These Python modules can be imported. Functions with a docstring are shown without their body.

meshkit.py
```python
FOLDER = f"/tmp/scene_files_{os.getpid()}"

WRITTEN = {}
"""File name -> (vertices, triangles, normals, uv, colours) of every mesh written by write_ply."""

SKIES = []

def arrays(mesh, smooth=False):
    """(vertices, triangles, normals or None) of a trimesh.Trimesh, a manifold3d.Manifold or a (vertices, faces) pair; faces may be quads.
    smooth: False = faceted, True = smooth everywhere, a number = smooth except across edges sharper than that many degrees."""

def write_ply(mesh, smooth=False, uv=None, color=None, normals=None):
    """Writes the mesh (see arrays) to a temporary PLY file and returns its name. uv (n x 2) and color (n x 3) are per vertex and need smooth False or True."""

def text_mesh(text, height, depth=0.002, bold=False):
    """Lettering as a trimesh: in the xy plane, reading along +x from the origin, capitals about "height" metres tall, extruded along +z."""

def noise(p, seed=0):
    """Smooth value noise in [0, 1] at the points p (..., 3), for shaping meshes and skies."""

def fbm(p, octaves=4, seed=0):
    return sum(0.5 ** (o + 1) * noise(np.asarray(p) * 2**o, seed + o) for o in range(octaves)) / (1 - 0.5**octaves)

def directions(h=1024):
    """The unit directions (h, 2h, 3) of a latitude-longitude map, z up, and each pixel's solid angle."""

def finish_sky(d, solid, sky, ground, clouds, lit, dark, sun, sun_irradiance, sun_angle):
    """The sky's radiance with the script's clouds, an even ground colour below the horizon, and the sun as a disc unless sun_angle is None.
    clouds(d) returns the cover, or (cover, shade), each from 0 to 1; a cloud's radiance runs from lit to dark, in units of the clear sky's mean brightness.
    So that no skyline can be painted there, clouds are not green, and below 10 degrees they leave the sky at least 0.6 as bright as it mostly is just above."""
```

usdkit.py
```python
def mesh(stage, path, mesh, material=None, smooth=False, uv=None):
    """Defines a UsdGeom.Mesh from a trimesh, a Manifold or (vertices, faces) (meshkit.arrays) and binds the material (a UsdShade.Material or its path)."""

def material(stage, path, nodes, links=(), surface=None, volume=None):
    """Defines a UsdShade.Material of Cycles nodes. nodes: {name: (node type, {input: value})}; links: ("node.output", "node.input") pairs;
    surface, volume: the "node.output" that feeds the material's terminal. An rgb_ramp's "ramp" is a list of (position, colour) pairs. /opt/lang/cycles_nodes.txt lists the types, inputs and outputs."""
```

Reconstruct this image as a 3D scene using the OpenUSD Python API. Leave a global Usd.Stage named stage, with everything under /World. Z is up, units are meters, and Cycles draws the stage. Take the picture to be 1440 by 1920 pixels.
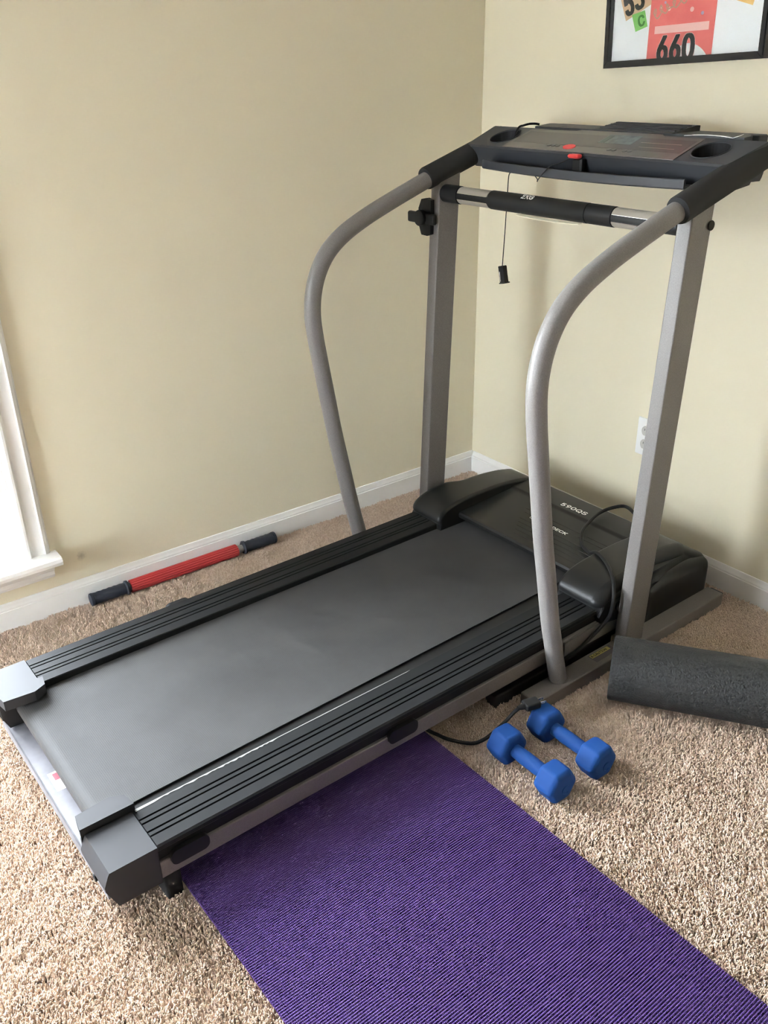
import math, numpy as np, trimesh, usdkit, meshkit
import manifold3d as m3
from shapely.geometry import Polygon, box as sbox
from pxr import Usd, UsdGeom, UsdLux, UsdShade, Gf, Sdf, Vt

stage = Usd.Stage.CreateInMemory()
UsdGeom.SetStageUpAxis(stage, 'Z')
UsdGeom.SetStageMetersPerUnit(stage, 1.0)
UsdGeom.Xform.Define(stage, '/World')
PI = math.pi

# ------------------------------------------------------------------ camera
CAM = UsdGeom.Camera.Define(stage, '/World/camera')
CAM.CreateHorizontalApertureAttr(36.0)
CAM.CreateVerticalApertureAttr(48.0)
CAM.CreateFocalLengthAttr(36.0 * 1671.04 / 1440)
RIGHT, DOWN, FWD = (0.800116, -0.599605, -0.017001), (-0.283277, -0.352719, -0.89182), (0.528743, 0.718376, -0.45207)
CAM.AddTransformOp().Set(Gf.Matrix4d(*RIGHT, 0, *[-c for c in DOWN], 0, *[-c for c in FWD], 0, -2.04375, -2.22770, 1.35684, 1))
CAM.CreateClippingRangeAttr((0.05, 500))
CAM.CreateExposureAttr(3.86)

# ------------------------------------------------------------------ sky: an even overcast
def material(name, nodes, links=(), surface='p.BSDF', volume=None):
    return usdkit.material(stage, '/World/Looks/' + name, nodes, links, surface=surface, volume=volume)

SKY = material('overcast_sky', {
    't': ('texture_coordinate', {}), 'x': ('separate_xyz', {}),
    'r': ('rgb_ramp', {'ramp': [(0.0, (.80, .86, .92)), (0.5, (.86, .92, 1.0)), (1.0, (1.0, 1.06, 1.15))]}),
    'm': ('math', {'math_type': 'multiply_add', 'value2': .5, 'value3': .5}),
    'b': ('background_shader', {'strength': 3.1})},
    [('t.generated', 'x.vector'), ('x.z', 'm.value1'), ('m.value', 'r.fac'), ('r.color', 'b.color')], surface='b.background')
dome = UsdLux.DomeLight.Define(stage, '/World/sky_light')
dome.CreateIntensityAttr(1.0)
UsdShade.MaterialBindingAPI.Apply(dome.GetPrim()).Bind(SKY)

# ------------------------------------------------------------------ materials
def plain(name, color, rough=.5, spec=.5, metal=0, bump=None, vary=None, extra=None):
    """principled; bump=(scale, strength, distance), vary=(scale, colour2)"""
    nodes = {'p': ('principled_bsdf', dict(base_color=color, roughness=rough, specular_ior_level=spec, metallic=metal, **(extra or {})))}
    links = []
    if bump or vary:
        nodes['t'] = ('texture_coordinate', {})
    if bump:
        nodes['n'] = ('noise_texture', {'scale': bump[0], 'detail': 3.0})
        nodes['b'] = ('bump', {'strength': bump[1], 'distance': bump[2]})
        links += [('t.object', 'n.vector'), ('n.fac', 'b.height'), ('b.normal', 'p.normal')]
    if vary:
        nodes['v'] = ('noise_texture', {'scale': vary[0], 'detail': 4.0})
        nodes['vr'] = ('rgb_ramp', {'ramp': [(.3, color), (.7, vary[1])]})
        links += [('t.object', 'v.vector'), ('v.fac', 'vr.fac'), ('vr.color', 'p.base_color')]
    return material(name, nodes, links)

# wall paint: cream, with the roller's stipple and one small scuff low on the left wall
WALL = material('cream_wall_paint', {
    'g': ('geometry', {}), 'n': ('noise_texture', {'scale': 260.0, 'detail': 2.0}), 'b': ('bump', {'strength': .12, 'distance': .001}),
    'n2': ('noise_texture', {'scale': 150.0, 'detail': 2.0}),
    'd': ('vector_math', {'math_type': 'distance', 'vector2': (-1.442, .012, .144)}),
    'ad': ('math', {'math_type': 'multiply_add', 'value2': .014, 'value3': -.007}),
    'dd': ('math', {'math_type': 'add'}),
    'r': ('rgb_ramp', {'ramp': [(.0, (.52, .475, .36)), (.0085, (.62, .57, .43)), (.014, (.76, .70, .53)), (1, (.76, .70, .53))]}),
    'p': ('principled_bsdf', {'roughness': .75, 'specular_ior_level': .3})},
    [('g.position', 'n.vector'), ('n.fac', 'b.height'), ('b.normal', 'p.normal'), ('g.position', 'd.vector1'), ('g.position', 'n2.vector'),
     ('n2.fac', 'ad.value1'), ('ad.value', 'dd.value2'), ('d.value', 'dd.value1'), ('dd.value', 'r.fac'), ('r.color', 'p.base_color')])
WALL2 = plain('taupe_wall_paint', (.20, .18, .155), .8, .3)
CEIL = plain('white_ceiling_paint', (.70, .69, .66), .9, .2)
TRIM = plain('white_trim_paint', (.80, .79, .76), .38, .5)
BACKING = plain('carpet_backing', (.46, .35, .265), .95, .1)
PILE = material('beige_carpet_yarn', {
    'o': ('object_info', {}), 'g': ('geometry', {}), 'n': ('noise_texture', {'scale': 9.0, 'detail': 4.0}),
    'r': ('rgb_ramp', {'ramp': [(0, (.52, .392, .302)), (.5, (.645, .505, .40)), (1, (.75, .61, .498))]}),
    'mx': ('mix', {'fac': .22}),
    'r2': ('rgb_ramp', {'ramp': [(.35, (.56, .43, .335)), (.65, (.71, .58, .475))]}),
    'p': ('principled_bsdf', {'roughness': .9, 'specular_ior_level': .15, 'sheen_weight': .15, 'sheen_roughness': .5})},
    [('o.random', 'r.fac'), ('g.position', 'n.vector'), ('n.fac', 'r2.fac'), ('r.color', 'mx.color1'), ('r2.color', 'mx.color2'), ('mx.color', 'p.base_color')])
GRAY = plain('grey_hammered_paint', (.145, .134, .125), .42, .5, bump=(700, .25, .0006), vary=(420, (.187, .175, .165)))
GRAYBASE = plain('dark_grey_frame_paint', (.135, .122, .112), .45, .5, bump=(700, .2, .0005), vary=(420, (.165, .150, .140)))
BLACK = plain('black_moulded_plastic', (.010, .0104, .0104), .48, .22, bump=(900, .12, .0004))
HOOD = plain('black_grained_plastic', (.0072, .0074, .0074), .32, .38, bump=(1100, .22, .0005))
RAILP = plain('charcoal_rail_plastic', (.013, .0135, .014), .55, .11, bump=(900, .12, .0004))
CAPP = plain('dark_grey_cap_plastic', (.018, .0185, .021), .60, .34, bump=(1200, .10, .0004))
CONS = plain('charcoal_console_plastic', (.034, .037, .042), .5, .4, bump=(1200, .2, .0005))
FOAMG = plain('black_foam_grip', (.020, .0205, .021), .75, .25, bump=(1400, .4, .0006))
RUBBER = plain('black_rubber', (.012, .012, .012), .6, .4)
CABLE = plain('black_cable_sheath', (.009, .009, .009), .5, .3)
DARK = plain('dark_recess_plastic', (.008, .008, .009), .6, .3)
PLATE = plain('grey_metal_plate', (.17, .166, .178), .52, .2, vary=(30, (.13, .128, .138)))
STEEL = plain('brushed_steel', (.29, .265, .225), .5, .3)
CHROME = plain('bright_steel', (.75, .75, .74), .2, .5, metal=1.0)
WHITE = plain('white_print', (.80, .80, .78), .6, .3)
PAPER = plain('white_paper', (.90, .90, .90), .8, .2)
CREAM = plain('cream_label', (.95, .90, .70), .5, .3)
SILVER = plain('worn_silver_decal', (.24, .24, .23), .6, .1)
REDPL = plain('red_button_plastic', (.72, .05, .05), .4, .5)
REDROLL = plain('red_roller_plastic', (.43, .040, .043), .42, .4)
GREYSH = plain('grey_shaft_plastic', (.28, .30, .31), .4, .5)
NAVY = plain('dark_handle_rubber', (.018, .022, .032), .55, .4, bump=(300, .3, .0008))
BLUE = plain('blue_neoprene', (.008, .050, .200), .68, .2, bump=(1500, .25, .0004))
FOAMR = plain('charcoal_roller_foam', (.011, .0117, .0117), .52, .5, bump=(260, 1.0, .004), vary=(500, (.018, .019, .019)))
YELLOW = plain('yellow_label', (.42, .37, .12), .5, .3)
DKLAB = plain('dark_label', (.10, .095, .10), .5, .3)
PINKRED = plain('pale_red_label', (.55, .07, .09), .5, .3)
BLKINK = plain('black_ink', (.025, .025, .025), .6, .3)
FRAMEB = plain('black_gloss_frame', (.012, .013, .014), .22, .6)
CORAL = plain('coral_red_paper', (.86, .22, .195), .7, .2, vary=(25, (.80, .18, .165)))
PINK = plain('pale_pink_print', (.90, .55, .50), .7, .2)
TAN = plain('tan_paper', (.72, .50, .31), .7, .2)
GREEN = plain('green_paper', (.27, .62, .17), .7, .2)
DGREEN = plain('dark_green_print', (.075, .24, .05), .7, .2)
ORANGE = plain('orange_paper', (.90, .55, .16), .7, .2, vary=(20, (.95, .72, .35)))
GOLD = plain('gold_glitter_print', (.46, .27, .17), .6, .3, vary=(900, (.60, .36, .25)))
LILAC = plain('lilac_print', (.55, .42, .55), .7, .2)
IVORY = plain('grey_socket_plastic', (.50, .49, .45), .4, .5)
OUTDOOR = plain('pale_concrete', (.34, .335, .32), .9, .1)
PANEL = plain('smoked_display_panel', (.105, .098, .09), .25, .5, vary=(18, (.13, .118, .108)))
PANEL2 = plain('smoked_panel_band', (.075, .070, .064), .25, .5)
LCDG = plain('dark_green_lcd', (.045, .07, .058), .25, .4)
DIMBAR = plain('faded_beige_print', (.20, .165, .145), .4, .3)
LCD = plain('grey_green_lcd', (.10, .115, .115), .2, .5, vary=(60, (.16, .19, .19)))
BTN = plain('dark_grey_buttons', (.05, .048, .045), .4, .5)
PURPLE = material('purple_foam_mat', {
    't': ('texture_coordinate', {}), 'mp': ('mapping', {'scale': (1, 1, 0)}),
    'v': ('wave_texture', {'wave_type': 'bands', 'bands_direction': 'x', 'scale': 112.0, 'distortion': 1.0, 'detail': 1.0, 'detail_scale': 2.0}),
    'n': ('noise_texture', {'scale': 300.0, 'detail': 2.0}), 'a': ('math', {'math_type': 'add'}),
    'b': ('bump', {'strength': .55, 'distance': .0011}),
    'r': ('rgb_ramp', {'ramp': [(.1, (.050, .0195, .130)), (.9, (.094, .045, .205))]}),
    'p': ('principled_bsdf', {'roughness': .5, 'specular_ior_level': .4})},
    [('t.object', 'mp.vector'), ('mp.vector', 'v.vector'), ('mp.vector', 'n.vector'), ('v.fac', 'a.value1'), ('n.fac', 'a.value2'), ('a.value', 'b.height'),
     ('b.normal', 'p.normal'), ('v.fac', 'r.fac'), ('r.color', 'p.base_color')])
BELT = material('grey_running_belt', {
    't': ('texture_coordinate', {}), 'mp': ('mapping', {'scale': (1, 1, 1)}),
    'w1': ('wave_texture', {'wave_type': 'bands', 'bands_direction': 'x', 'scale': 85.0}),
    'w2': ('wave_texture', {'wave_type': 'bands', 'bands_direction': 'y', 'scale': 85.0}),
    'm': ('math', {'math_type': 'multiply'}), 'b': ('bump', {'strength': .35, 'distance': .0006}),
    'n': ('noise_texture', {'scale': 5.0, 'detail': 5.0}),
    'r': ('rgb_ramp', {'ramp': [(.3, (.046, .0455, .045)), (.7, (.060, .0595, .059))]}),
    'p': ('principled_bsdf', {'roughness': .60, 'specular_ior_level': .09})},
    [('t.object', 'mp.vector'), ('mp.vector', 'w1.vector'), ('mp.vector', 'w2.vector'), ('w1.fac', 'm.value1'), ('w2.fac', 'm.value2'), ('m.value', 'b.height'),
     ('b.normal', 'p.normal'), ('t.object', 'n.vector'), ('n.fac', 'r.fac'), ('r.color', 'p.base_color')])
GLASS = material('window_glass', {'t': ('transparent_bsdf', {'color': (.97, .98, .98)}), 'g': ('glossy_bsdf', {'roughness': .02, 'color': (.9, .9, .9)}),
    'f': ('fresnel', {'IOR': 1.2}), 'm': ('mix_closure', {})}, [('f.fac', 'm.fac'), ('t.BSDF', 'm.closure1'), ('g.BSDF', 'm.closure2')], surface='m.closure')

# ------------------------------------------------------------------ helpers
USED = {}
def path_for(name, parent):
    base = (str(parent.GetPath()) if parent else '/World') + '/' + name
    k = USED.get(base, 0)
    USED[base] = k + 1
    return base if k == 0 else '%s_%03d' % (base, k)

def tag(o, label=None, cat=None, group=None, kind=None):
    for k, v in (('label', label), ('category', cat), ('group', group), ('kind', kind)):
        if v:
            o.SetCustomDataByKey(k, v)
    return o

def obj(name, mesh, mat, parent=None, smooth=32, label=None):
    o = usdkit.mesh(stage, path_for(name, parent), mesh, mat, smooth=smooth).GetPrim()
    return tag(o, label)

def thing(name, label, cat, loc=(0, 0, 0), rotz=0, group=None, kind=None, matrix=None):
    x = UsdGeom.Xform.Define(stage, path_for(name, None))
    if matrix is not None:
        x.AddTransformOp().Set(matrix)
    else:
        x.AddTranslateOp().Set(Gf.Vec3d(*loc))
        x.AddRotateZOp().Set(rotz)
    return tag(x.GetPrim(), label, cat, group, kind)

def struct(name, mesh, mat, label=None, smooth=False):
    return tag(obj(name, mesh, mat, None, smooth, label), None, None, None, 'structure')

def cat(*ms):
    ms = [m for m in ms if m is not None]
    out = []
    for m in ms:
        if hasattr(m, 'to_mesh'):
            q = m.to_mesh()
            m = trimesh.Trimesh(q.vert_properties[:, :3], q.tri_verts, process=False)
        out.append(m)
    return trimesh.util.concatenate(out)

def tm(man):
    q = man.to_mesh()
    return trimesh.Trimesh(np.array(q.vert_properties[:, :3]), np.array(q.tri_verts), process=False)

def man(t):
    t = t.copy(); t.merge_vertices()
    return m3.Manifold(m3.Mesh(np.asarray(t.vertices, np.float32), np.asarray(t.faces, np.uint32)))

def bx(a, b):
    a, b = np.minimum(a, b), np.maximum(a, b)
    return trimesh.creation.box(bounds=[a, b])

def rbx(a, b, r=.003, seg=8):
    """box with rounded edges"""
    a, b = np.minimum(a, b), np.maximum(a, b)
    r = min(r, float((b - a).min()) * .499)
    s = m3.Manifold.sphere(r, seg)
    return tm(m3.Manifold.batch_hull([s.translate([x, y, z]) for x in (a[0] + r, b[0] - r) for y in (a[1] + r, b[1] - r) for z in (a[2] + r, b[2] - r)]))

def extr(poly, axis, a, b):
    """extrudes the outline poly from a to b along an axis; its two coordinates are the other axes in order (x: y,z; y: x,z; z: x,y)"""
    P = poly if isinstance(poly, Polygon) else Polygon(poly)
    a, b = min(a, b), max(a, b)
    m = trimesh.creation.extrude_polygon(P, b - a, engine='earcut')
    v = np.array(m.vertices); p, q, t = v[:, 0], v[:, 1], v[:, 2] + a
    f = np.array(m.faces)
    if axis == 'x':
        v = np.stack([t, p, q], 1)
    elif axis == 'y':
        v = np.stack([p, t, q], 1); f = f[:, ::-1]
    else:
        v = np.stack([p, q, t], 1)
    return trimesh.Trimesh(v, f, process=False)

def spline(pts, n=8):
    """Catmull-Rom through pts"""
    P = np.asarray(pts, float)
    P = np.vstack([2 * P[0] - P[1], P, 2 * P[-1] - P[-2]])
    out = []
    for i in range(1, len(P) - 2):
        t = np.linspace(0, 1, n, endpoint=False)[:, None]
        a, b, c, d = P[i - 1], P[i], P[i + 1], P[i + 2]
        out.append(.5 * (2 * b + (c - a) * t + (2 * a - 5 * b + 4 * c - d) * t ** 2 + (3 * b - a - 3 * c + d) * t ** 3))
    return np.vstack(out + [P[-2:-1]])

def tube(pts, r, seg=12, section=None):
    """sweeps a circle (or a given section) along pts, ends closed; r may be a number or one radius for each point"""
    P = np.asarray(pts, float)
    n = len(P)
    R = np.full(n, r, float) if np.ndim(r) == 0 else np.asarray(r, float)
    T = np.gradient(P, axis=0); T /= np.linalg.norm(T, axis=1)[:, None]
    N = np.cross(T[0], [0, 0, 1.0])
    if np.linalg.norm(N) < 1e-3:
        N = np.cross(T[0], [1.0, 0, 0])
    N /= np.linalg.norm(N)
    if section is None:
        A = np.linspace(0, 2 * PI, seg, endpoint=False)
        section = np.stack([np.cos(A), np.sin(A)], 1)
    seg = len(section)
    V = []
    for i in range(n):
        N = N - T[i] * (N @ T[i]); N /= np.linalg.norm(N)
        B = np.cross(T[i], N)
        V.append(P[i] + R[i] * (section[:, :1] * N + section[:, 1:] * B))
    V = np.vstack(V + [P[:1], P[-1:]])
    F = []
    for i in range(n - 1):
        for j in range(seg):
            k = (j + 1) % seg
            a, b, c, d = i * seg + j, i * seg + k, (i + 1) * seg + k, (i + 1) * seg + j
            F += [[a, b, c], [a, c, d]]
    s, e = n * seg, n * seg + 1
    for j in range(seg):
        k = (j + 1) % seg
        F += [[s, k, j], [e, (n - 1) * seg + j, (n - 1) * seg + k]]
    m = trimesh.Trimesh(V, F, process=False)
    if m.volume < 0:
        m.invert()
    return m

def cyl(a, b, r, seg=24, bevel=0):
    a, b = np.asarray(a, float), np.asarray(b, float)
    if bevel:
        d = (b - a) / np.linalg.norm(b - a)
        return tube([a, a + d * bevel * .3, a + d * bevel, b - d * bevel, b - d * bevel * .3, b], [r - bevel, r - bevel * .3, r, r, r - bevel * .3, r - bevel], seg)
    return tube([a, b], r, seg)

def loft(profile, vs, insets, close):
    """A closed outline (u,w) whose upper run is pulled inward near the ends: profile is the rounded upper run, close the points that close it below."""
    P, Cl = np.asarray(profile, float), np.asarray(close, float)
    T = np.gradient(P, axis=0); T /= np.linalg.norm(T, axis=1)[:, None]
    Nn = np.stack([T[:, 1], -T[:, 0]], 1)
    loops = []
    for v, d in zip(vs, insets):
        Q = np.vstack([P + Nn * d, Cl])
        loops.append(np.stack([Q[:, 0], np.full(len(Q), v), Q[:, 1]], 1))
    n, k = len(loops[0]), len(loops)
    V = np.vstack(loops); F = []
    for i in range(k - 1):
        for j in range(n):
            q = (j + 1) % n
            a, b, c, d = i * n + j, i * n + q, (i + 1) * n + q, (i + 1) * n + j
            F += [[a, b, c], [a, c, d]]
    for i, flip in ((0, False), (k - 1, True)):
        L = loops[i][:, [0, 2]]
        _, tri = trimesh.creation.triangulate_polygon(Polygon(L), engine='earcut') if False else (None, None)
        import mapbox_earcut as me
        t = me.triangulate_float64(L, np.array([len(L)], np.uint32)).reshape(-1, 3)
        F += [[i * n + x for x in (tr if not flip else tr[::-1])] for tr in t]
    m = trimesh.Trimesh(V, F, process=False)
    trimesh.repair.fix_normals(m)
    return m

def text(s, height, width=None, depth=.0006, bold=True):
    m = meshkit.text_mesh(s, height, depth, bold=bold)
    b = m.bounds
    m.apply_translation([-b[0][0], -b[0][1], 0])
    if width:
        m.apply_scale([width / (b[1][0] - b[0][0]), 1, 1])
    return m

def heavy(m, d):
    """thickens flat lettering sideways by d"""
    out = m3.Manifold()
    for x in (-d, -d / 2, 0, d / 2, d):
        out = out + man(m).translate([x, 0, 0])
    return tm(out)

def place(m, origin, X, Y):
    """puts a flat mesh (x right, y up, z out) at origin with its x along X and its y along Y"""
    X, Y = np.asarray(X, float), np.asarray(Y, float)
    X = X / np.linalg.norm(X); Y = Y - X * (X @ Y); Y = Y / np.linalg.norm(Y)
    T = np.eye(4); T[:3, 0], T[:3, 1], T[:3, 2], T[:3, 3] = X, Y, np.cross(X, Y), origin
    m = m.copy(); m.apply_transform(T)
    return m

# ------------------------------------------------------------------ the room (front faces of the baseboards at x = 0 and y = 0)
RX0, RY0, H, FZ = -4.6, -5.6, 2.44, -.012
WT = .075                                          # thickness of the outer walls
WX = WY = .012                                     # wall faces, behind the baseboards
WIN = (-2.50, -1.585, .185, 1.74)                    # window opening x0 x1 z0 z1
WIN2 = (-.95, -.25)                                # y range of a second window of the same height, in the back wall
struct('floor', bx((RX0 - .1, RY0 - .1, FZ - .12), (WX + .1, WY + WT, FZ)), BACKING)
struct('ceiling', bx((RX0 - .1, RY0 - .1, H), (WX + .1, WY + WT, H + .1)), CEIL)
struct('wall_right', bx((WX, RY0 - .1, FZ), (WX + .1, WY + WT, H)), WALL)
struct('wall_back', extr(Polygon([(RY0 - .1, FZ), (WY + WT, FZ), (WY + WT, H), (RY0 - .1, H)], [[(WIN2[0], WIN[2]), (WIN2[1], WIN[2]), (WIN2[1], WIN[3]), (WIN2[0], WIN[3])]]), 'x', RX0 - WT, RX0), WALL2)
struct('wall_near', bx((RX0, RY0 - .1, FZ), (WX, RY0, H)), WALL2)
struct('wall_left', extr(Polygon([(RX0, FZ), (WX, FZ), (WX, H), (RX0, H)], [[(WIN[0], WIN[2]), (WIN[1], WIN[2]), (WIN[1], WIN[3]), (WIN[0], WIN[3])]]), 'y', WY, WY + WT), WALL)
# baseboards with a moulded top
def board_profile(z1=.0744):
    return [(0, FZ), (0, z1 - .020), (.002, z1 - .019), (.0025, z1 - .014), (.005, z1 - .009), (.0065, z1 - .003), (.008, z1), (WY, z1), (WY, FZ)]
struct('baseboard_left', extr(board_profile(), 'x', RX0, WX), TRIM, smooth=20)
struct('baseboard_right', extr(board_profile(), 'y', RY0, 0), TRIM, smooth=20)
struct('baseboard_back', bx((RX0, RY0, FZ), (RX0 + .012, WY, .074)), TRIM)
struct('baseboard_near', bx((RX0, RY0, FZ), (WX, RY0 + .012, .074)), TRIM)
# windows: casing, stool and apron, two sashes with panes
cas = [(0, 0), (0, -.004), (.005, -.009), (.013, -.011), (.017, -.008), (.023, -.007), (.046, -.007), (.052, -.011), (.058, -.011), (.063, -.007), (.063, 0)]
cz0, cz1 = .186, WIN[3] + .063
def window(name, X0, X1, turn=None):
    """a window in the left wall; turn moves each mesh to another wall"""
    w = thing(name, None, None, kind='structure')
    z0, z1 = WIN[2], WIN[3]
    t = turn or (lambda m: m)
    for xo, sg in ((X1 + .063, 1), (X0 - .063, -1)):
        obj('casing', t(extr([(xo + sg * -a, WY + b) for a, b in cas], 'z', cz0, cz1)), TRIM, w, 20)
    obj('head_casing', t(extr([(WY + b, cz1 - a) for a, b in cas], 'x', X0 - .063, X1 + .063)), TRIM, w, 20)
    obj('stool', t(extr([(WY + .03, .160), (WY + .03, .186), (-.036, .186), (-.043, .182), (-.045, .173), (-.043, .164), (-.036, .160)], 'x', X0 - .08, X1 + .078)), TRIM, w, 20)
    obj('apron', t(extr([(WY, .160), (-.012, .160), (-.014, .150), (-.010, .141), (-.004, .134), (-.003, .122), (.002, .113), (WY, .111)], 'x', X0 - .063, X1 + .061)), TRIM, w, 20)
    obj('jamb', t(extr(Polygon([(X0, z0), (X1, z0), (X1, z1), (X0, z1)], [[(X0 + .008, z0 + .002), (X1 - .008, z0 + .002), (X1 - .008, z1 - .008), (X0 + .008, z1 - .008)]]), 'y', WY, WY + WT)), TRIM, w)
    zm = (z0 + z1) / 2
    for a0_, a1_, y in ((z0 + .005, zm + .016, WY + .012), (zm - .016, z1 - .009, WY + .038)):
        x0, x1, s = X0 + .009, X1 - .009, .028
        fr = obj('sash', t(extr(Polygon([(x0, a0_), (x1, a0_), (x1, a1_), (x0, a1_)], [[(x0 + s, a0_ + s), (x1 - s, a0_ + s), (x1 - s, a1_ - s), (x0 + s, a1_ - s)]]), 'y', y, y + .024)), TRIM, w)
        obj('pane', t(bx((x0 + s, y + .010, a0_ + s), (x1 - s, y + .014, a1_ - s))), GLASS, fr)
def to_back(m):
    """x along the left wall becomes y along the back wall"""
    v = np.array(m.vertices)
    return trimesh.Trimesh(np.stack([RX0 + WY - v[:, 1], v[:, 0], v[:, 2]], 1), m.faces, process=False)
window('window_1', WIN[0], WIN[1])
window('window_2', *WIN2, turn=to_back)
tag(obj('patio', cat(bx((-18, WY + .3, -.6), (10, 16, -.35)), bx((-18, -14, -.6), (RX0 - .3, WY + .3, -.35))), OUTDOOR, smooth=False), 'pale concrete ground outside beyond the low window', 'ground', None, 'structure')

# ------------------------------------------------------------------ carpet pile
rng = np.random.default_rng(7)
def tuft(seed):
    """a few yarn ends leaning out of one root"""
    g = np.random.default_rng(seed)
    out = []
    for k in range(3):
        a, lean, h, r = g.uniform(0, 2 * PI), g.uniform(.0005, .0022), g.uniform(.0115, .0142), g.uniform(.0011, .0015)
        b = np.array([math.cos(a), math.sin(a), 0])
        c = g.uniform(-1, 1, 3) * [.0012, .0012, 0]
        P = [c, c + b * lean * .35 + [0, 0, h * .5], c + b * lean * .85 + [0, 0, h * .9], c + b * lean * 1.3 + [0, 0, h]]
        out.append(tube(P, [r * .8, r * 1.05, r, r * .45], 5))
    return cat(*out)
pts = []
step = .0043
gx, gy = np.meshgrid(np.arange(-2.32, WX - .002, step), np.arange(-2.2, -.002, step), indexing='ij')
P = np.stack([gx.ravel(), gy.ravel()], 1) + rng.uniform(-.0020, .0020, (gx.size, 2))
P = P[(P[:, 0] < -.001) & (P[:, 1] < -.001)]
keep = np.ones(len(P), bool)
keep &= ~((P[:, 1] < -.99) & (P[:, 1] > -2.3) & (P[:, 0] > -1.61) & (P[:, 0] < -1.08))        # nothing to see beneath the mat
keep &= ~((P[:, 0] - 1.1 * P[:, 1] > 1.62 + 1.0) & (P[:, 1] < -1.95))
P = P[keep]
n = len(P)
big = meshkit.fbm(np.c_[P * 5.0, np.zeros(n)], 3, 3) - .5
big2 = meshkit.fbm(np.c_[P * 5.0, np.full(n, 9.)], 3, 11) - .5
fine = meshkit.fbm(np.c_[P * 45.0, np.zeros(n)], 2, 5) - .5
ax = (-.25 + 1.2 * big + .45 * fine + rng.normal(0, .2, n)); ay = (.15 + 1.2 * big2 - .45 * fine + rng.normal(0, .2, n))
rz = rng.uniform(0, 2 * PI, n)
# quaternion: lean (ax, ay about x and y) after a spin about z
ang = np.hypot(ax, ay) * .62; ux, uy = ax / np.maximum(np.hypot(ax, ay), 1e-6), ay / np.maximum(np.hypot(ax, ay), 1e-6)
q1 = np.stack([np.cos(ang / 2), ux * np.sin(ang / 2), uy * np.sin(ang / 2), np.zeros(n)], 1)
q2 = np.stack([np.cos(rz / 2), np.zeros(n), np.zeros(n), np.sin(rz / 2)], 1)
q = np.stack([q1[:, 0] * q2[:, 0] - q1[:, 3] * q2[:, 3], q1[:, 1] * q2[:, 0] + q1[:, 2] * q2[:, 3], q1[:, 2] * q2[:, 0] - q1[:, 1] * q2[:, 3], q1[:, 0] * q2[:, 3] + q1[:, 3] * q2[:, 0]], 1)
sc = rng.uniform(.85, 1.15, n) * (1 + .5 * fine)
pi_ = UsdGeom.PointInstancer.Define(stage, '/World/carpet_pile')
tag(pi_.GetPrim(), 'beige cut-pile carpet covering the floor of the room', 'carpet', None, 'stuff')
protos = []
for k in range(7):
    usdkit.mesh(stage, '/World/carpet_pile/tuft_%03d' % k, tuft(100 + k), PILE, smooth=60)
    protos.append('/World/carpet_pile/tuft_%03d' % k)
pi_.CreatePrototypesRel().SetTargets([Sdf.Path(x) for x in protos])
pi_.CreateProtoIndicesAttr(Vt.IntArray.FromNumpy(rng.integers(0, 7, n).astype(np.int32)))
pi_.CreatePositionsAttr(Vt.Vec3fArray.FromNumpy(np.c_[P, np.full(n, FZ - .001)].astype(np.float32)))
pi_.CreateOrientationsAttr(Vt.QuathArray([Gf.Quath(float(a), float(b), float(c), float(d)) for a, b, c, d in q]))
pi_.CreateScalesAttr(Vt.Vec3fArray.FromNumpy(np.stack([sc, sc, sc], 1).astype(np.float32)))

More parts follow.
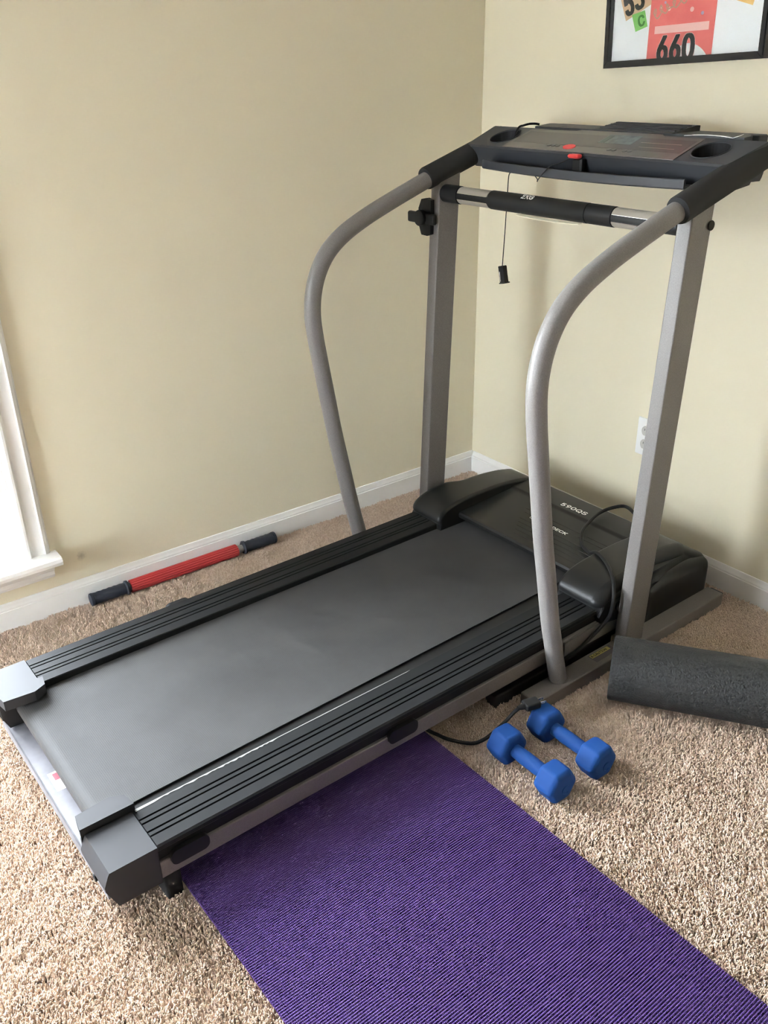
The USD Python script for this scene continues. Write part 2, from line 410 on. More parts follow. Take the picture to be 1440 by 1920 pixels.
# ------------------------------------------------------------------ treadmill. Its own axes: x forward to the motor (shifted by U0), y to the left wall, z up
TH, TP, U0 = 1.1115, (-.45, -.702, 0), .45
def L(m):
    """moves a mesh built in deck coordinates (u, v, w) to the treadmill's origin"""
    m = m.copy(); m.apply_translation([U0, 0, 0])
    return m
def incl(m):
    """the deck's slight rise towards the motor"""
    v = np.array(m.vertices); v[:, 2] += .007 * (v[:, 0] + 1.71)
    return trimesh.Trimesh(v, m.faces, process=False)
def world_to_deck(p):
    c, s = math.cos(math.radians(TH)), math.sin(math.radians(TH))
    d = np.asarray(p, float) - TP
    return np.array([d[0] * c + d[1] * s - U0, -d[0] * s + d[1] * c, d[2]])
T = thing('treadmill', 'grey and black folding treadmill with curved handrails in the room corner', 'treadmill', TP, TH)
def part(name, mesh, mat, parent=T, smooth=32, label=None):
    return obj(name, L(mesh), mat, parent, smooth, label)

# base frame: two floor rails and cross tubes
for s in (-1, 1):
    rail = part('base_rail', rbx((-.812, s * .360, FZ + .002), (-.072, s * .412, .033), .004), GRAYBASE)
    part('rail_end_plug', rbx((-.090, s * .366, .004), (-.062, s * .406, .029), .003), RUBBER, rail)
    if s < 0:
        lab = part('caution_label', bx((-.584, -.398, .0331), (-.505, -.368, .0334)), DKLAB, rail, False, 'dark caution label with a yellow heading')
        part('label_heading', cat(bx((-.582, -.382, .0334), (-.514, -.370, .0338))), YELLOW, rail, False)
        lt = [place(text('CAUTION', .007, .046, .0003), (-.570, -.3795, .0338), (1, 0, 0), (0, 1, 0)), place(text('A', .007, .006, .0003), (-.580, -.3795, .0338), (1, 0, 0), (0, 1, 0))]
        part('label_lettering', cat(*lt), BLKINK, rail, False)
part('base_cross_tube', rbx((-.14, -.360, .002), (-.10, .360, .030), .004), GRAYBASE)
part('base_cross_tube', rbx((-.62, -.360, FZ + .002), (-.58, .360, .020), .004), RUBBER)

# black pan and lift bars below the deck
part('motor_pan', rbx((-.600, -.335, .016), (-.385, .335, .056), .006), BLACK)
for s in (-1, 1):
    part('lift_bar', rbx((-.868, s * .300, FZ + .002), (-.45, s * .336, .030), .005), RUBBER)
# deck frame
for s in (-1, 1):
    fr = part('deck_frame', incl(cat(rbx((-1.712, s * .300, .058), (-.43, s * .351, .098), .003))), GRAYBASE)
    br = part('pivot_bracket', extr([(-.66, .060), (-.66, .100), (-.53, .106), (-.505, .150), (-.480, .166), (-.450, .164), (-.430, .12), (-.420, .060)], 'y', s * .3515, s * .3565), GRAYBASE, smooth=False)
    part('pivot_bolt', cyl((-.475, s * .354, .135), (-.475, s * .3675, .135), .0125, 20, .003), BLACK, br)
    part('rear_foot', rbx((-1.706, s * .300, FZ + .002), (-1.673, s * .347, .060), .006), RUBBER)
for u0, u1, s in ((-1.690, -1.616, -1), (-1.198, -1.122, -1), (-1.352, -1.290, 1)):
    b = sbox(u0 + .012, .0925, u1 - .012, .1000).buffer(.0125, 8) if s < 0 else sbox(u0 + .012, .095, u1 - .012, .118).buffer(.014, 8)
    part('side_bumper', incl(extr(b, 'y', s * .348, s * (.3575 if s < 0 else .366))), BLACK)
part('walking_board', incl(bx((-1.735, -.243, .098), (-.40, .262, .1165))), BLACK, smooth=False)
# running belt round the two rollers
bt, rr, thk = .1215, .0245, .0028
A = np.linspace(PI / 2, 3 * PI / 2, 15)
outer = [(-.40, bt)] + [(-1.748 + rr * math.cos(a), bt - rr + rr * math.sin(a)) for a in A] + [(-.40, bt - 2 * rr)]
A = A[::-1]
inner = [(-.40, bt - 2 * rr + thk)] + [(-1.748 + (rr - thk) * math.cos(a), bt - rr + (rr - thk) * math.sin(a)) for a in A] + [(-.40, bt - thk)]
bm = extr(outer + inner, 'y', -.2095, .2425)
bv = np.array(bm.vertices); near_ = bv[:, 1] < 0; bv[near_, 1] += .018 * (bv[near_, 0] + 1.748)
part('running_belt', incl(trimesh.Trimesh(bv, bm.faces, process=False)), BELT, smooth=25)
part('rear_roller', incl(cyl((-1.748, -.262, bt - rr), (-1.748, .262, bt - rr), rr - thk - .0005, 24)), STEEL)
# foot rails with pairs of grooves
def rail_section(s):
    top, P = .137, []
    P += [(.243, .100), (.243, top - .002), (.245, top)]
    for g in (.274, .286, .3095, .3215):
        P += [(g - .0022, top), (g - .0012, top - .0032), (g + .0012, top - .0032), (g + .0022, top)]
    P += [(.347, top), (.351, top - .003), (.351, .126), (.346, .120), (.344, .0985), (.30, .0985), (.30, .100)]
    return [(s * a, b) for a, b in P]
for s in (-1, 1):
    fr = part('foot_rail', incl(extr(rail_section(s), 'x', -1.709, -.50)), RAILP, smooth=25)
    if s < 0:
        # the worn silver strip with its ragged edge
        edge = [(-1.705, -.2438), (-1.05, -.2438), (-1.06, -.2455), (-1.20, -.2462)]
        us = np.linspace(-1.40, -1.652, 44); g = np.random.default_rng(4)
        edge += [(u, -.2458 - .0030 * g.random() * (1 if i % 5 else .1)) for i, u in enumerate(us)]
        edge += [(-1.668, -.2495), (-1.705, -.2502)]
        part('silver_strip', incl(extr(Polygon(edge).buffer(0), 'z', .1370, .1374)), SILVER, fr, False, 'worn silver strip with a ragged edge')
# rear end caps and cross plate
for s in (-1, 1):
    side = [(-1.802, .132), (-1.799, .137), (-1.711, .137), (-1.711, .052), (-1.793, .054), (-1.811, .100), (-1.811, .110)]
    c = extr(side, 'y', s * .2435, s * .353)
    plan = [(-1.806, .2436), (-1.800, .206), (-1.735, .1995), (-1.709, .212), (-1.7035, .2436)]
    tip = extr([(a, s * b) for a, b in plan], 'z', .128, .1525)
    ear = extr([(-1.812, .2436), (-1.806, .2436), (-1.803, .214), (-1.812, .214)] if s > 0 else [(-1.812, -.2436), (-1.803, -.214), (-1.812, -.214)], 'z', .098, .128)
    cap = part('end_cap', cat(incl(c), incl(tip)), CAPP, smooth=25)
    part('cap_rib', incl(extr([(-1.806, s * .236), (-1.796, s * .236), (-1.796, s * .2436), (-1.806, s * .2436)], 'z', .085, .129)), CAPP, cap, False)
    part('adjusting_bolt', cyl((-1.806, s * .30, .088), (-1.8125, s * .30, .088), .007, 16), DARK, cap)
pl = part('rear_cross_plate', incl(cat(rbx((-1.797, -.300, .044), (-1.700, .300, .050), .002), rbx((-1.797, -.300, .020), (-1.792, .300, .050), .002))), PLATE)
st = part('warning_sticker', incl(bx((-1.780, -.010, .0500), (-1.735, .052, .0503))), WHITE, pl, False, 'white sticker with a pale red panel')
part('sticker_panel', incl(bx((-1.772, .024, .0503), (-1.735, .046, .0505))), PINKRED, pl, False)
part('sticker_print', incl(cat(*[bx((-1.757, y, .0503), (-1.735, y + .0012, .0505)) for y in (.004, .009, .014, -.002)])), DKLAB, pl, False)

# motor hood: a sunken centre panel between two rounded wings
wing = spline([(-.549, .146), (-.5535, .157), (-.549, .172), (-.532, .187), (-.500, .199), (-.450, .2055), (-.385, .2085), (-.310, .2080), (-.235, .2010), (-.185, .1915)], 4)
wing = np.vstack([wing, [(-.170, .187), (-.160, .180), (-.130, .160), (-.100, .142), (-.080, .130), (-.073, .122), (-.070, .108), (-.069, .030)]])
def inset(vs, v0, v1, r0, r1):
    out = []
    for v in vs:
        d = 0
        for e, r in ((abs(v - v0), r0), (abs(v - v1), r1)):
            if e < r:
                d = max(d, r - math.sqrt(max(r * r - (r - e) ** 2, 0)))
        out.append(d)
    return out
def wing_mesh(s):
    v0, v1, r0, r1 = .226, .3625, .010, .026
    vs = np.unique(np.r_[v0 + r0 * (1 - np.cos(np.linspace(0, PI / 2, 5))), np.linspace(v0 + r0, v1 - r1, 6), v1 - r1 * (1 - np.cos(np.linspace(0, PI / 2, 8)))])
    m = loft(wing, s * vs, inset(vs, v0, v1, r0, r1), [(-.072, .014), (-.40, .014), (-.47, .095), (-.535, .104), (-.548, .128)])
    v = np.array(m.vertices)
    t = np.clip((v[:, 0] + .43) / .06, 0, 1); t = t * t * (3 - 2 * t)
    back = 1 - .20 * t * (1 - .5 * np.clip((v[:, 0] + .17) / .10, 0, 1))
    v[:, 1] = s * (v0 + (np.abs(v[:, 1]) - v0) * back)
    fend = np.vstack([spline([(-.372, .060), (-.366, .100), (-.350, .128), (-.320, .140), (-.26, .1455), (-.20, .1455), (-.15, .141), (-.105, .132), (-.082, .1245)], 4), [(-.073, .116), (-.069, .100), (-.0685, .030)]])
    f0, f1 = .27, .3630
    fs = np.unique(np.r_[f0, np.linspace(f0, f1 - .030, 3), f1 - .030 * (1 - np.cos(np.linspace(0, PI / 2, 8)))])
    fm = loft(fend, s * fs, inset(fs, -1, f1, .001, .030), [(-.071, .0135), (-.372, .0135)])
    return cat(trimesh.Trimesh(v, m.faces, process=False), fm)
def panel_profile():
    f = [(-.476, .150), (-.4775, .161), (-.474, .1665), (-.466, .168)]
    base = lambda u: .168 + (u + .466) * .066
    for u in (-.448, -.430, -.412, -.394, -.376, -.358):                 # fine ribs
        pass
    f += [(-.27, base(-.27)), (-.262, base(-.262) + .0002), (-.258, base(-.258) + .0035), (-.252, base(-.252) + .0045), (-.172, .186), (-.163, .180), (-.130, .160), (-.100, .142), (-.080, .130), (-.073, .122), (-.070, .108), (-.069, .030)]
    return np.array(f)
panel = loft(panel_profile(), np.array([-.232, .232]), [0, 0], [(-.072, .014), (-.40, .014), (-.44, .150)])
hood = part('motor_hood', cat(wing_mesh(-1), wing_mesh(1), panel), HOOD, smooth=40)
base = lambda u: .168 + (u + .466) * .066
for i, u in enumerate((-.446, -.428, -.410, -.392, -.374, -.340, -.322)):
    part('hood_rib', extr([(u - .0016, base(u) - .001), (u - .0010, base(u) + .0012), (u + .0010, base(u) + .0012), (u + .0016, base(u) - .001)], 'y', -.228, .03 + .012 * i), HOOD, hood, 25)
part('hood_lettering', place(text('590QS', .0165, .092, .0004), (-.2465, .044, base(-.2465) + .0049), (.04, -1, 0), (1, 0, .02)), WHITE, hood, False)
part('hood_lettering', place(text('C', .0115, .011, .0004), (-.357, .060, base(-.357) + .0002), (0, -1, 0), (1, 0, .066)), WHITE, hood, False)
part('hood_lettering', place(text('DECK', .0115, .054, .0004), (-.357, -.024, base(-.357) + .0002), (0, -1, 0), (1, 0, .066)), WHITE, hood, False)

# uprights
for s in (-1, 1):
    u = lambda w_: -.4884 + .0446 * w_
    b = rbx((0, s * .3677, 0), (.072, s * .4029, 1.0), .0035)
    v = np.array(b.vertices); z = .033 + v[:, 2] * (1.118 - .033)
    v[:, 2] = z; v[:, 0] += -.4884 + .0446 * z
    top = v[:, 2] > .6
    v[top, 2] += .32 * (v[top, 0] + .44) - .018
    up = part('upright', trimesh.Trimesh(v, b.faces, process=False), GRAY)
    part('upright_bolt', cyl((-.400 + (.024 if s < 0 else 0), s * .4029, 1.042), (-.400 + (.024 if s < 0 else 0), s * .4075, 1.042), .0105, 20, .002), BLACK, up)
# fold latch on the left upright
k = u(.98)
plate = Polygon([(.386, .936), (.400, .931), (.424, .932), (.434, .955), (.436, 1.0), (.424, 1.024), (.405, 1.028), (.386, 1.024)])
lk = part('latch_plate', extr(plate, 'x', k - .012, k + .001), BLACK, smooth=False)
part('latch_bar', rbx((k - .020, .366, .962), (k - .006, .474, .990), .004), BLACK, lk)
part('latch_hub', cyl((k - .012, .4175, .977), (k - .028, .4175, .977), .021, 28, .003), BLACK, lk)

# handrails and foam grips
HR = [(-.706, .030), (-.728, .12), (-.752, .22), (-.776, .34), (-.798, .45), (-.818, .57), (-.832, .655), (-.843, .725), (-.848, .785), (-.842, .84), (-.824, .89), (-.792, .935), (-.742, .972), (-.672, 1.005), (-.595, 1.034), (-.52, 1.060), (-.44, 1.087), (-.36, 1.113), (-.28, 1.139)]
for s in (-1, 1):
    pth = spline([(a, s * (.381 + .004 * min(1, max(0, (b - .2) / .6))), b) for a, b in HR], 6)
    hr = part('handrail', tube(pth, .0213, 24), GRAY)
    part('weld_ring', tube([(-.7055, s * .381, .032), (-.7065, s * .381, .036)], [.024, .0218], 24), GRAYBASE, hr)
    g0, g1 = np.array((-.474, s * .3885, 1.0785)), np.array((-.190, s * .3885, 1.1655))
    d = g1 - g0
    secA = np.linspace(0, 2 * PI, 28, endpoint=False)
    part('grip', tube([g0, g0 + d * .004, g0 + d * .02, g0 + d * .98, g1], [.0235, .0275, .029, .0295, .022], 28), FOAMG)

# pulse bar between the uprights
CB = lambda v: np.array((-.4225, v, 1.0410))
bar = part('pulse_bar', cyl(CB(-.3677), CB(.3677), .0195, 28), BLACK)
part('bar_sleeve', cyl(CB(-.123), CB(.188), .0225, 28, .002), BLACK, bar)
part('bar_sleeve', cyl(CB(-.198), CB(-.1245), .0222, 28, .002), BLACK, bar)
part('bar_sleeve', cyl(CB(.302), CB(.366), .0225, 28, .003), BLACK, bar)
def arc_plate(v0, v1, a0, a1, r0, r1):
    A = np.radians(np.linspace(a0, a1, 10))
    pol = [(-.4225 + r1 * math.cos(a), 1.041 + r1 * math.sin(a)) for a in A] + [(-.4225 + r0 * math.cos(a), 1.041 + r0 * math.sin(a)) for a in A[::-1]]
    return extr(pol, 'y', v0, v1)
for v0, v1 in ((.190, .300), (-.312, -.200)):
    pp = part('pulse_plate', arc_plate(v0, v1, 58, 156, .019, .0212), STEEL, bar)
    part('plate_edge', arc_plate(v0 + .001, v1 - .001, 156, 160, .019, .0216), CHROME, bar)
    part('plate_edge', arc_plate(v0 + .001, v1 - .001, 199, 203, .019, .0214), CHROME, bar)
    part('pulse_plate', arc_plate(v0, v1, 203, 300, .019, .0210), STEEL, bar)
# EKG lettering, bent over the top of the sleeve
e = text('EKG', .013, .038, .0004)
v = np.array(e.vertices); a = math.radians(137) - v[:, 1] / .0227; r_ = .0226 + v[:, 2]
e = trimesh.Trimesh(np.stack([-.4225 + r_ * np.cos(a), .077 - v[:, 0], 1.041 + r_ * np.sin(a)], 1), e.faces, process=False)
part('bar_lettering', e, WHITE, bar, False)
# cream-backed strip hanging under the sleeve
ys = np.linspace(.082, -.114, 15); tt = np.linspace(0, 1, 15)
sag = 1.0200 - .0035 * np.sin(PI * tt) ** .7
A_ = np.stack([np.full(15, -.447), ys, sag - .001], 1); B_ = A_ + [.014, 0, .002]
V = np.vstack([A_, B_, A_ - [0, 0, .0012], B_ - [0, 0, .0012]]); F = []
for i in range(14):
    for o, fl in ((0, 0), (30, 1)):
        q4 = [o + i, o + i + 1, o + 16 + i, o + 15 + i]
        F += [[q4[0], q4[1], q4[2]], [q4[0], q4[2], q4[3]]] if not fl else [[q4[0], q4[2], q4[1]], [q4[0], q4[3], q4[2]]]
    F += [[i, i + 30, i + 31], [i, i + 31, i + 1], [15 + i, 16 + i, 46 + i], [15 + i, 46 + i, 45 + i]]
part('bar_label', trimesh.Trimesh(V, F, process=False), CREAM, bar, False, 'cream strip sagging under the bar')

# console
SL = .039 / .121
top_w = lambda u_: 1.154 + (u_ + .328) * SL
def slab_on_slope(outline, lift0, lift1):
    """extrudes an outline (u,v) lying on the console's sloping top from lift0 to lift1 above it"""
    m = extr(outline, 'z', lift0, lift1)
    v = np.array(m.vertices); v[:, 2] += top_w(v[:, 0])
    return trimesh.Trimesh(v, m.faces, process=False)
side = [(-.3295, 1.149), (-.3265, 1.1543), (-.210, top_w(-.210)), (-.203, 1.190), (-.196, 1.150), (-.225, 1.106), (-.296, 1.098), (-.306, 1.106)]
body = man(extr(side, 'y', -.386, .386))
ends = [man(extr([(a, s * b) for a, b in [(-.329, .380), (-.329, .386), (-.312, .392), (-.215, .405), (-.205, .403), (-.196, .380)]], 'z', 1.115, 1.30)) for s in (-1, 1)]
fullp = man(extr(side, 'y', -.41, .41))
body = body + (ends[0] ^ fullp) + (ends[1] ^ fullp)
for s in (-1, 1):
    c = cyl((-.266, s * .309, 1.115), (-.266, s * .309, 1.30), 1, 40)
    v = np.array(c.vertices); v[:, 0] = -.266 + (v[:, 0] + .266) * .041; v[:, 1] = s * .309 + (v[:, 1] - s * .309) * .040
    body = body - man(trimesh.Trimesh(v, c.faces, process=False))
con = part('console', tm(body), CONS, smooth=28)
for s in (-1, 1):
    A = np.linspace(0, 2 * PI, 41)
    ring = [(-.266 + .0413 * math.cos(a), s * .309 + .0403 * math.sin(a), top_w(-.266 + .0413 * math.cos(a)) + .0002) for a in A[:-1]]
    part('cup_rim', tube(ring + ring[:1], .0013, 8), CONS, con)
    n_ = len(ring); q_ = np.array(ring); c_ = np.array([-.266, s * .309, 0])
    V = np.vstack([c_ + ((q_ - c_) * [.985, .985, 0]) + np.c_[np.zeros((n_, 2)), q_[:, 2] - .0022], c_ + (q_ - c_) * [.90, .90, 0] + [0, 0, 1.1175], [c_ + [0, 0, 1.1175]],
                   c_ + (q_ - c_) * [.99, .99, 0] + np.c_[np.zeros((n_, 2)), q_[:, 2] - .0022], c_ + (q_ - c_) * [.93, .93, 0] + [0, 0, 1.1160], [c_ + [0, 0, 1.1160]]])
    F = []
    for i in range(n_):
        j = (i + 1) % n_; o = 2 * n_ + 1
        F += [[i, n_ + i, j], [j, n_ + i, n_ + j], [n_ + i, 2 * n_, n_ + j], [o + i, o + j, o + n_ + i], [o + j, o + n_ + j, o + n_ + i], [o + n_ + i, o + n_ + j, o + 2 * n_], [i, j, o + i], [j, o + j, o + i]]
    part('cup_liner', trimesh.Trimesh(V, F, process=False), DARK, con, False)
pan = part('display_panel', slab_on_slope([(-.327, -.259), (-.327, .259), (-.219, .259), (-.216, .12), (-.208, .10), (-.208, -.14), (-.219, -.155), (-.219, -.259)], .0, .0014), PANEL, con, False)
part('panel_band', slab_on_slope([(-.296, -.250), (-.296, .250), (-.232, .250), (-.232, -.250)], .0014, .0017), PANEL2, con, False)
part('lcd_window', slab_on_slope([(-.272, -.100), (-.272, -.004), (-.226, -.004), (-.226, -.100)], .0017, .0021), LCD, con, False)
part('lcd_bar', slab_on_slope([(-.268, -.022), (-.268, -.008), (-.232, -.008), (-.232, -.022)], .0021, .0024), LCDG, con, False)
part('panel_stripe', cat(slab_on_slope([(-.2575, -.228), (-.2575, -.118), (-.2555, -.118), (-.2555, -.228)], .0017, .0020), slab_on_slope([(-.280, -.225), (-.280, -.130), (-.2785, -.130), (-.2785, -.225)], .0017, .0020)), DIMBAR, con, False)
from shapely import affinity
def oval(u_, v_, a, b):
    return affinity.scale(sbox(u_ - .3, v_ - .3, u_ + .3, v_ + .3).intersection(Polygon([(u_ + math.cos(t) , v_ + math.sin(t)) for t in np.linspace(0, 2 * PI, 28, endpoint=False)]).buffer(0)) if False else Polygon([(u_ + math.cos(t), v_ + math.sin(t)) for t in np.linspace(0, 2 * PI, 28, endpoint=False)]), a, b)
part('stop_button', slab_on_slope(oval(-.3045, .054, .0115, .0175), .0014, .0034), REDPL, con, False)
for v_ in (.120, .106, .092, -.066, -.080, -.110, -.124):
    part('push_button', slab_on_slope(oval(-.3035, v_, .005, .0062), .0014, .0028), BTN, con, False)
# book rest along the front, slightly bowed
tr = extr([(-.348, 1.103), (-.348, 1.1205), (-.345, 1.1222), (-.341, 1.1205), (-.340, 1.107), (-.300, 1.107), (-.300, 1.098), (-.343, 1.100)], 'y', -.308, .308)
tr = tr.subdivide_to_size(.06)
v = np.array(tr.vertices); f_ = np.clip((-.300 - v[:, 0]) / .040, 0, 1); v[:, 0] -= .016 * f_ * (1 - (v[:, 1] / .308) ** 2); v[:, 2] -= .004 * f_ * (1 - (v[:, 1] / .308) ** 2)
part('book_rest', trimesh.Trimesh(v, tr.faces, process=False), CONS, con, 25)
part('key_socket', cat(rbx((-.338, -.014, 1.112), (-.322, .012, 1.141), .003), rbx((-.340, -.020, 1.112), (-.324, -.012, 1.143), .002)), BLACK, con)
# rear shelf and the ribbed block on it
part('rear_shelf', extr([(a, b) for a, b in [(-.205, -.345), (-.100, -.318), (-.092, -.310), (-.092, .300), (-.100, .308), (-.205, .262)]], 'z', 1.176, 1.1965), CONS, con, False)
part('shelf_end', rbx((-.150, -.346, 1.180), (-.112, -.322, 1.1985), .004), CONS, con)
part('shelf_badge', extr(oval(-.155, .195, .010, .030), 'z', 1.1965, 1.1972), PLATE, con, False)
rb = []
P4 = [(-.205, 1.182), (-.205, 1.1965), (-.108, 1.2095), (-.096, 1.2085), (-.096, 1.182)]
rb.append(extr(P4, 'y', -.160, .070))
for u_ in (-.185, -.165, -.145, -.125):
    wv = 1.1965 + (u_ + .205) * .134
    rb.append(extr([(u_ - .0035, wv - .001), (u_ - .002, wv + .0028), (u_ + .002, wv + .0028), (u_ + .0035, wv - .001)], 'y', -.156, .062))
rbm = cat(*rb); v = np.array(rbm.vertices); v[:, 1] += -.55 * (v[:, 0] + .098) * -1 * .0
part('ribbed_block', rbm, CONS, con, False)
# console wiring that loops over the hood and down to the frame, then the power cord to its plug
hw = [(-.408, -.372, .30), (-.300, -.300, .290), (-.150, -.150, .206), (-.150, -.120, .212), (-.168, -.093, .207), (-.215, -.083, .203), (-.270, -.092, .198), (-.325, -.112, .192), (-.372, -.150, .1855), (-.402, -.200, .190), (-.420, -.238, .2125), (-.440, -.285, .2115), (-.475, -.335, .206), (-.505, -.366, .186), (-.512, -.372, .155), (-.520, -.371, .125), (-.545, -.369, .105), (-.585, -.368, .086), (-.63, -.365, .066), (-.69, -.350, .046)]
hw = [(-.400, -.362, .285)] + hw[2:] if False else hw
hw[0:3] = [(-.425, -.372, .262), (-.33, -.30, .262), (-.215, -.205, .232)]
part('console_wire', tube(spline(hw, 8), .0048, 10), CABLE)
cw = [(-1.02, -.78, .012), (-1.045, -.985, .012), (-1.035, -1.050, .0115), (-1.020, -1.082, .011), (-.994, -1.112, .010), (-.968, -1.124, .016), (-.942, -1.130, .030), (-.918, -1.136, .048), (-.900, -1.1435, .0695), (-.884, -1.1475, .0785)]
cord = part('power_cord', tube(spline([world_to_deck(p) for p in cw], 8), .0042, 10), CABLE)
q0, q1 = np.array((-.888, -1.147, .0785)), np.array((-.836, -1.1585, .0775))
dq = (q1 - q0) / np.linalg.norm(q1 - q0); nq = np.cross([0, 0, 1], dq); uq = np.cross(dq, nq)
def on_plug(m):
    v = np.array(m.vertices)
    w_ = q0 + v[:, :1] * dq + v[:, 1:2] * nq + v[:, 2:] * uq
    return trimesh.Trimesh(np.array([world_to_deck(x) for x in w_]), m.faces, process=False)
pg = part('plug', on_plug(cat(rbx((.012, -.0135, -.0085), (.050, .0135, .0085), .004), tube([(-.004, 0, 0), (.006, 0, 0), (.018, 0, 0)], [.0046, .0065, .0085], 14))), CABLE, cord)
for s in (-1, 1):
    m = extr(Polygon([(.049, -.0032), (.064, -.0032), (.067, -.0014), (.067, .0014), (.064, .0032), (.049, .0032)], [[(.0605 + .0013 * math.cos(t), .0013 * math.sin(t)) for t in np.linspace(0, 2 * PI, 10, endpoint=False)]]), 'y', s * .0064 - .0008, s * .0064 + .0008)
    part('plug_prong', on_plug(m), CHROME, cord, False)

# ------------------------------------------------------------------ safety key, its cord and clip
M0 = np.array(TP)
def deck_to_world(p):
    c, s = math.cos(math.radians(TH)), math.sin(math.radians(TH))
    p = np.atleast_2d(p) + [U0, 0, 0]
    return np.stack([p[:, 0] * c - p[:, 1] * s, p[:, 0] * s + p[:, 1] * c, p[:, 2]], 1) + TP
K = thing('safety_key', 'red treadmill safety key with thin black cord and hanging clip', 'safety key', TP, TH)
def kpart(name, mesh, mat, smooth=32, label=None):
    return obj(name, L(mesh), mat, K, smooth, label)
kpart('key', rbx((-.3500, -.013, 1.1435), (-.3302, .019, 1.153), .004), REDPL, label='red key')
kc = [(-.346, .012, 1.143), (-.356, .030, 1.1330), (-.366, .052, 1.126), (-.3725, .068, 1.110), (-.373, .080, 1.098), (-.366, .094, 1.088), (-.352, .106, 1.0855), (-.338, .122, 1.090), (-.325, .150, 1.0955), (-.322, .190, 1.0955), (-.328, .218, 1.0955), (-.3315, .2250, 1.088), (-.332, .2265, 1.05), (-.332, .230, .95), (-.332, .2335, .875), (-.332, .2345, .858)]
kpart('cord', tube(spline(kc, 6), .0012, 8), CABLE)
clip = cat(rbx((-.3405, -.0095, -.045), (-.3255, .0095, 0), .0015), rbx((-.343, -.0125, -.0465), (-.3235, .0105, -.0435), .001))
R_ = trimesh.transformations.rotation_matrix(math.radians(-13), [1, 0, 0], [-.332, 0, 0]); clip.apply_transform(R_); clip.apply_translation([0, .2335, .8595])
kpart('clip', clip, BLACK)
tab = rbx((-.3425, .0035, -.040), (-.3402, .0055, -.014), .0005); tab.apply_transform(R_); tab.apply_translation([0, .2335, .8595])
kpart('clip_spring', tab, CHROME)
# cord end lying in the left cup holder
C2 = thing('loose_cord', 'short black cord end hooked over the rim of the left cup holder', 'cord', TP, TH)
obj('cord', L(tube(spline([(-.196, .256, 1.2005), (-.206, .263, 1.2025), (-.218, .272, 1.202), (-.229, .281, 1.1985), (-.240, .287, 1.194), (-.250, .292, 1.172), (-.258, .298, 1.135)], 6), .0028, 8)), CABLE, C2)
# paper slip behind the display panel
pu = np.linspace(0, 1, 14)
V = []
for t in pu:
    vv = -.195 - .145 * t; lift = .0 if t < .86 else (t - .86) / .14 * .008
    bow = .0035 * math.sin(PI * min(t / .9, 1))
    V.append((-.206, vv, top_w(-.206) + .0010 + bow + lift)); V.append((-.2005, vv, top_w(-.206) + .0022 + bow * .8 + lift))
V = np.array(V); n_ = len(V); V = np.vstack([V, V - [0, 0, .0008]]); F = []
for i in range(13):
    a, b, c, d = 2 * i, 2 * i + 1, 2 * i + 3, 2 * i + 2
    F += [[a, c, b], [a, d, c], [n_ + a, n_ + b, n_ + c], [n_ + a, n_ + c, n_ + d], [a, n_ + a, n_ + d], [a, n_ + d, d], [b, c, n_ + c], [b, n_ + c, n_ + b]]
tag(obj('paper_slip', trimesh.Trimesh(deck_to_world(V), F, process=False) if False else trimesh.Trimesh(deck_to_world(V), F, process=False), PAPER, None, False), 'curled slip of white paper lying behind the treadmill display panel', 'paper')

# ------------------------------------------------------------------ yoga mat: ribs across its width
mat_w, mat_len, per = .614, 1.25, .0048
prof = [(0, -.006)]
k = int(mat_len / per)
for i in range(k):
    y = -i * per
    for t, h in ((0, -.0024), (.15, -.0009), (.34, .0), (.62, .0), (.82, -.0009)):
        prof.append((y - t * per, h))
prof += [(-k * per, -.0011), (-k * per, -.006)]
# the outline runs along -y: extrude across x
mm = extr(Polygon([(a, b) for a, b in prof]), 'x', 0, mat_w)
mt = thing('yoga_mat', 'purple ribbed foam exercise mat lying on carpet beside the treadmill', 'exercise mat', (-1.662, -1.012, .0065), 1.35)
obj('mat_sheet', mm, PURPLE, mt, 50)

# ------------------------------------------------------------------ dumbbells
def dumbbell(x, yA, yB, label, z=.032, rot=0):
    d = thing('dumbbell', label, 'dumbbell', (x, (yA + yB) / 2, z), rot, 'blue dumbbells')
    half, hl, R, r = abs(yA - yB) / 2, .054, .0405, .0125
    for s in (-1, 1):
        sp = m3.Manifold.sphere(r, 20)
        hull = []
        for yy in (half - r, half - hl + r):
            Rr = (R - r) if abs(yy - (half - hl / 2)) < hl else R - r
            for q_ in range(6):
                a = PI / 6 + q_ * PI / 3 + PI / 6
                hull.append(sp.translate([Rr * math.cos(a), s * yy, Rr * math.sin(a)]))
        obj('head', tm(m3.Manifold.batch_hull(hull)), BLUE, d, 50)
    ya = half - hl + .004
    ys_ = np.linspace(-ya, ya, 13)
    obj('handle', tube([(0, y, 0) for y in ys_], [.0145 + .0018 * math.cos(PI * y / (2 * ya)) ** 1 for y in ys_], 24), BLUE, d)
    ring = [(.010 * math.cos(a) + .004, -half - .0002, .010 * math.sin(a) - .006) for a in np.linspace(.6, 5.4, 16)]
    obj('embossed_mark', tube(ring, .0009, 6), BLUE, d)
    return d
dumbbell(-.953, -1.150, -1.346, 'blue neoprene hex dumbbell next to the purple mat edge')
dumbbell(-.836, -1.153, -1.352, 'blue neoprene hex dumbbell with the plug resting on its end')

# ------------------------------------------------------------------ foam roller
fx, fy, ft, fr_ = -.6075, -1.168, -.9589, .0758
fo = thing('foam_roller', 'charcoal foam roller lying on carpet in front of the treadmill', 'foam roller', (fx, fy, fr_ - .004), math.degrees(ft))
foam = man(cyl((0, 0, 0), (.915, 0, 0), fr_, 64, .004)) - man(cyl((-.01, 0, 0), (.93, 0, 0), .012, 24))
obj('roller_body', tm(foam), FOAMR, fo, 40)

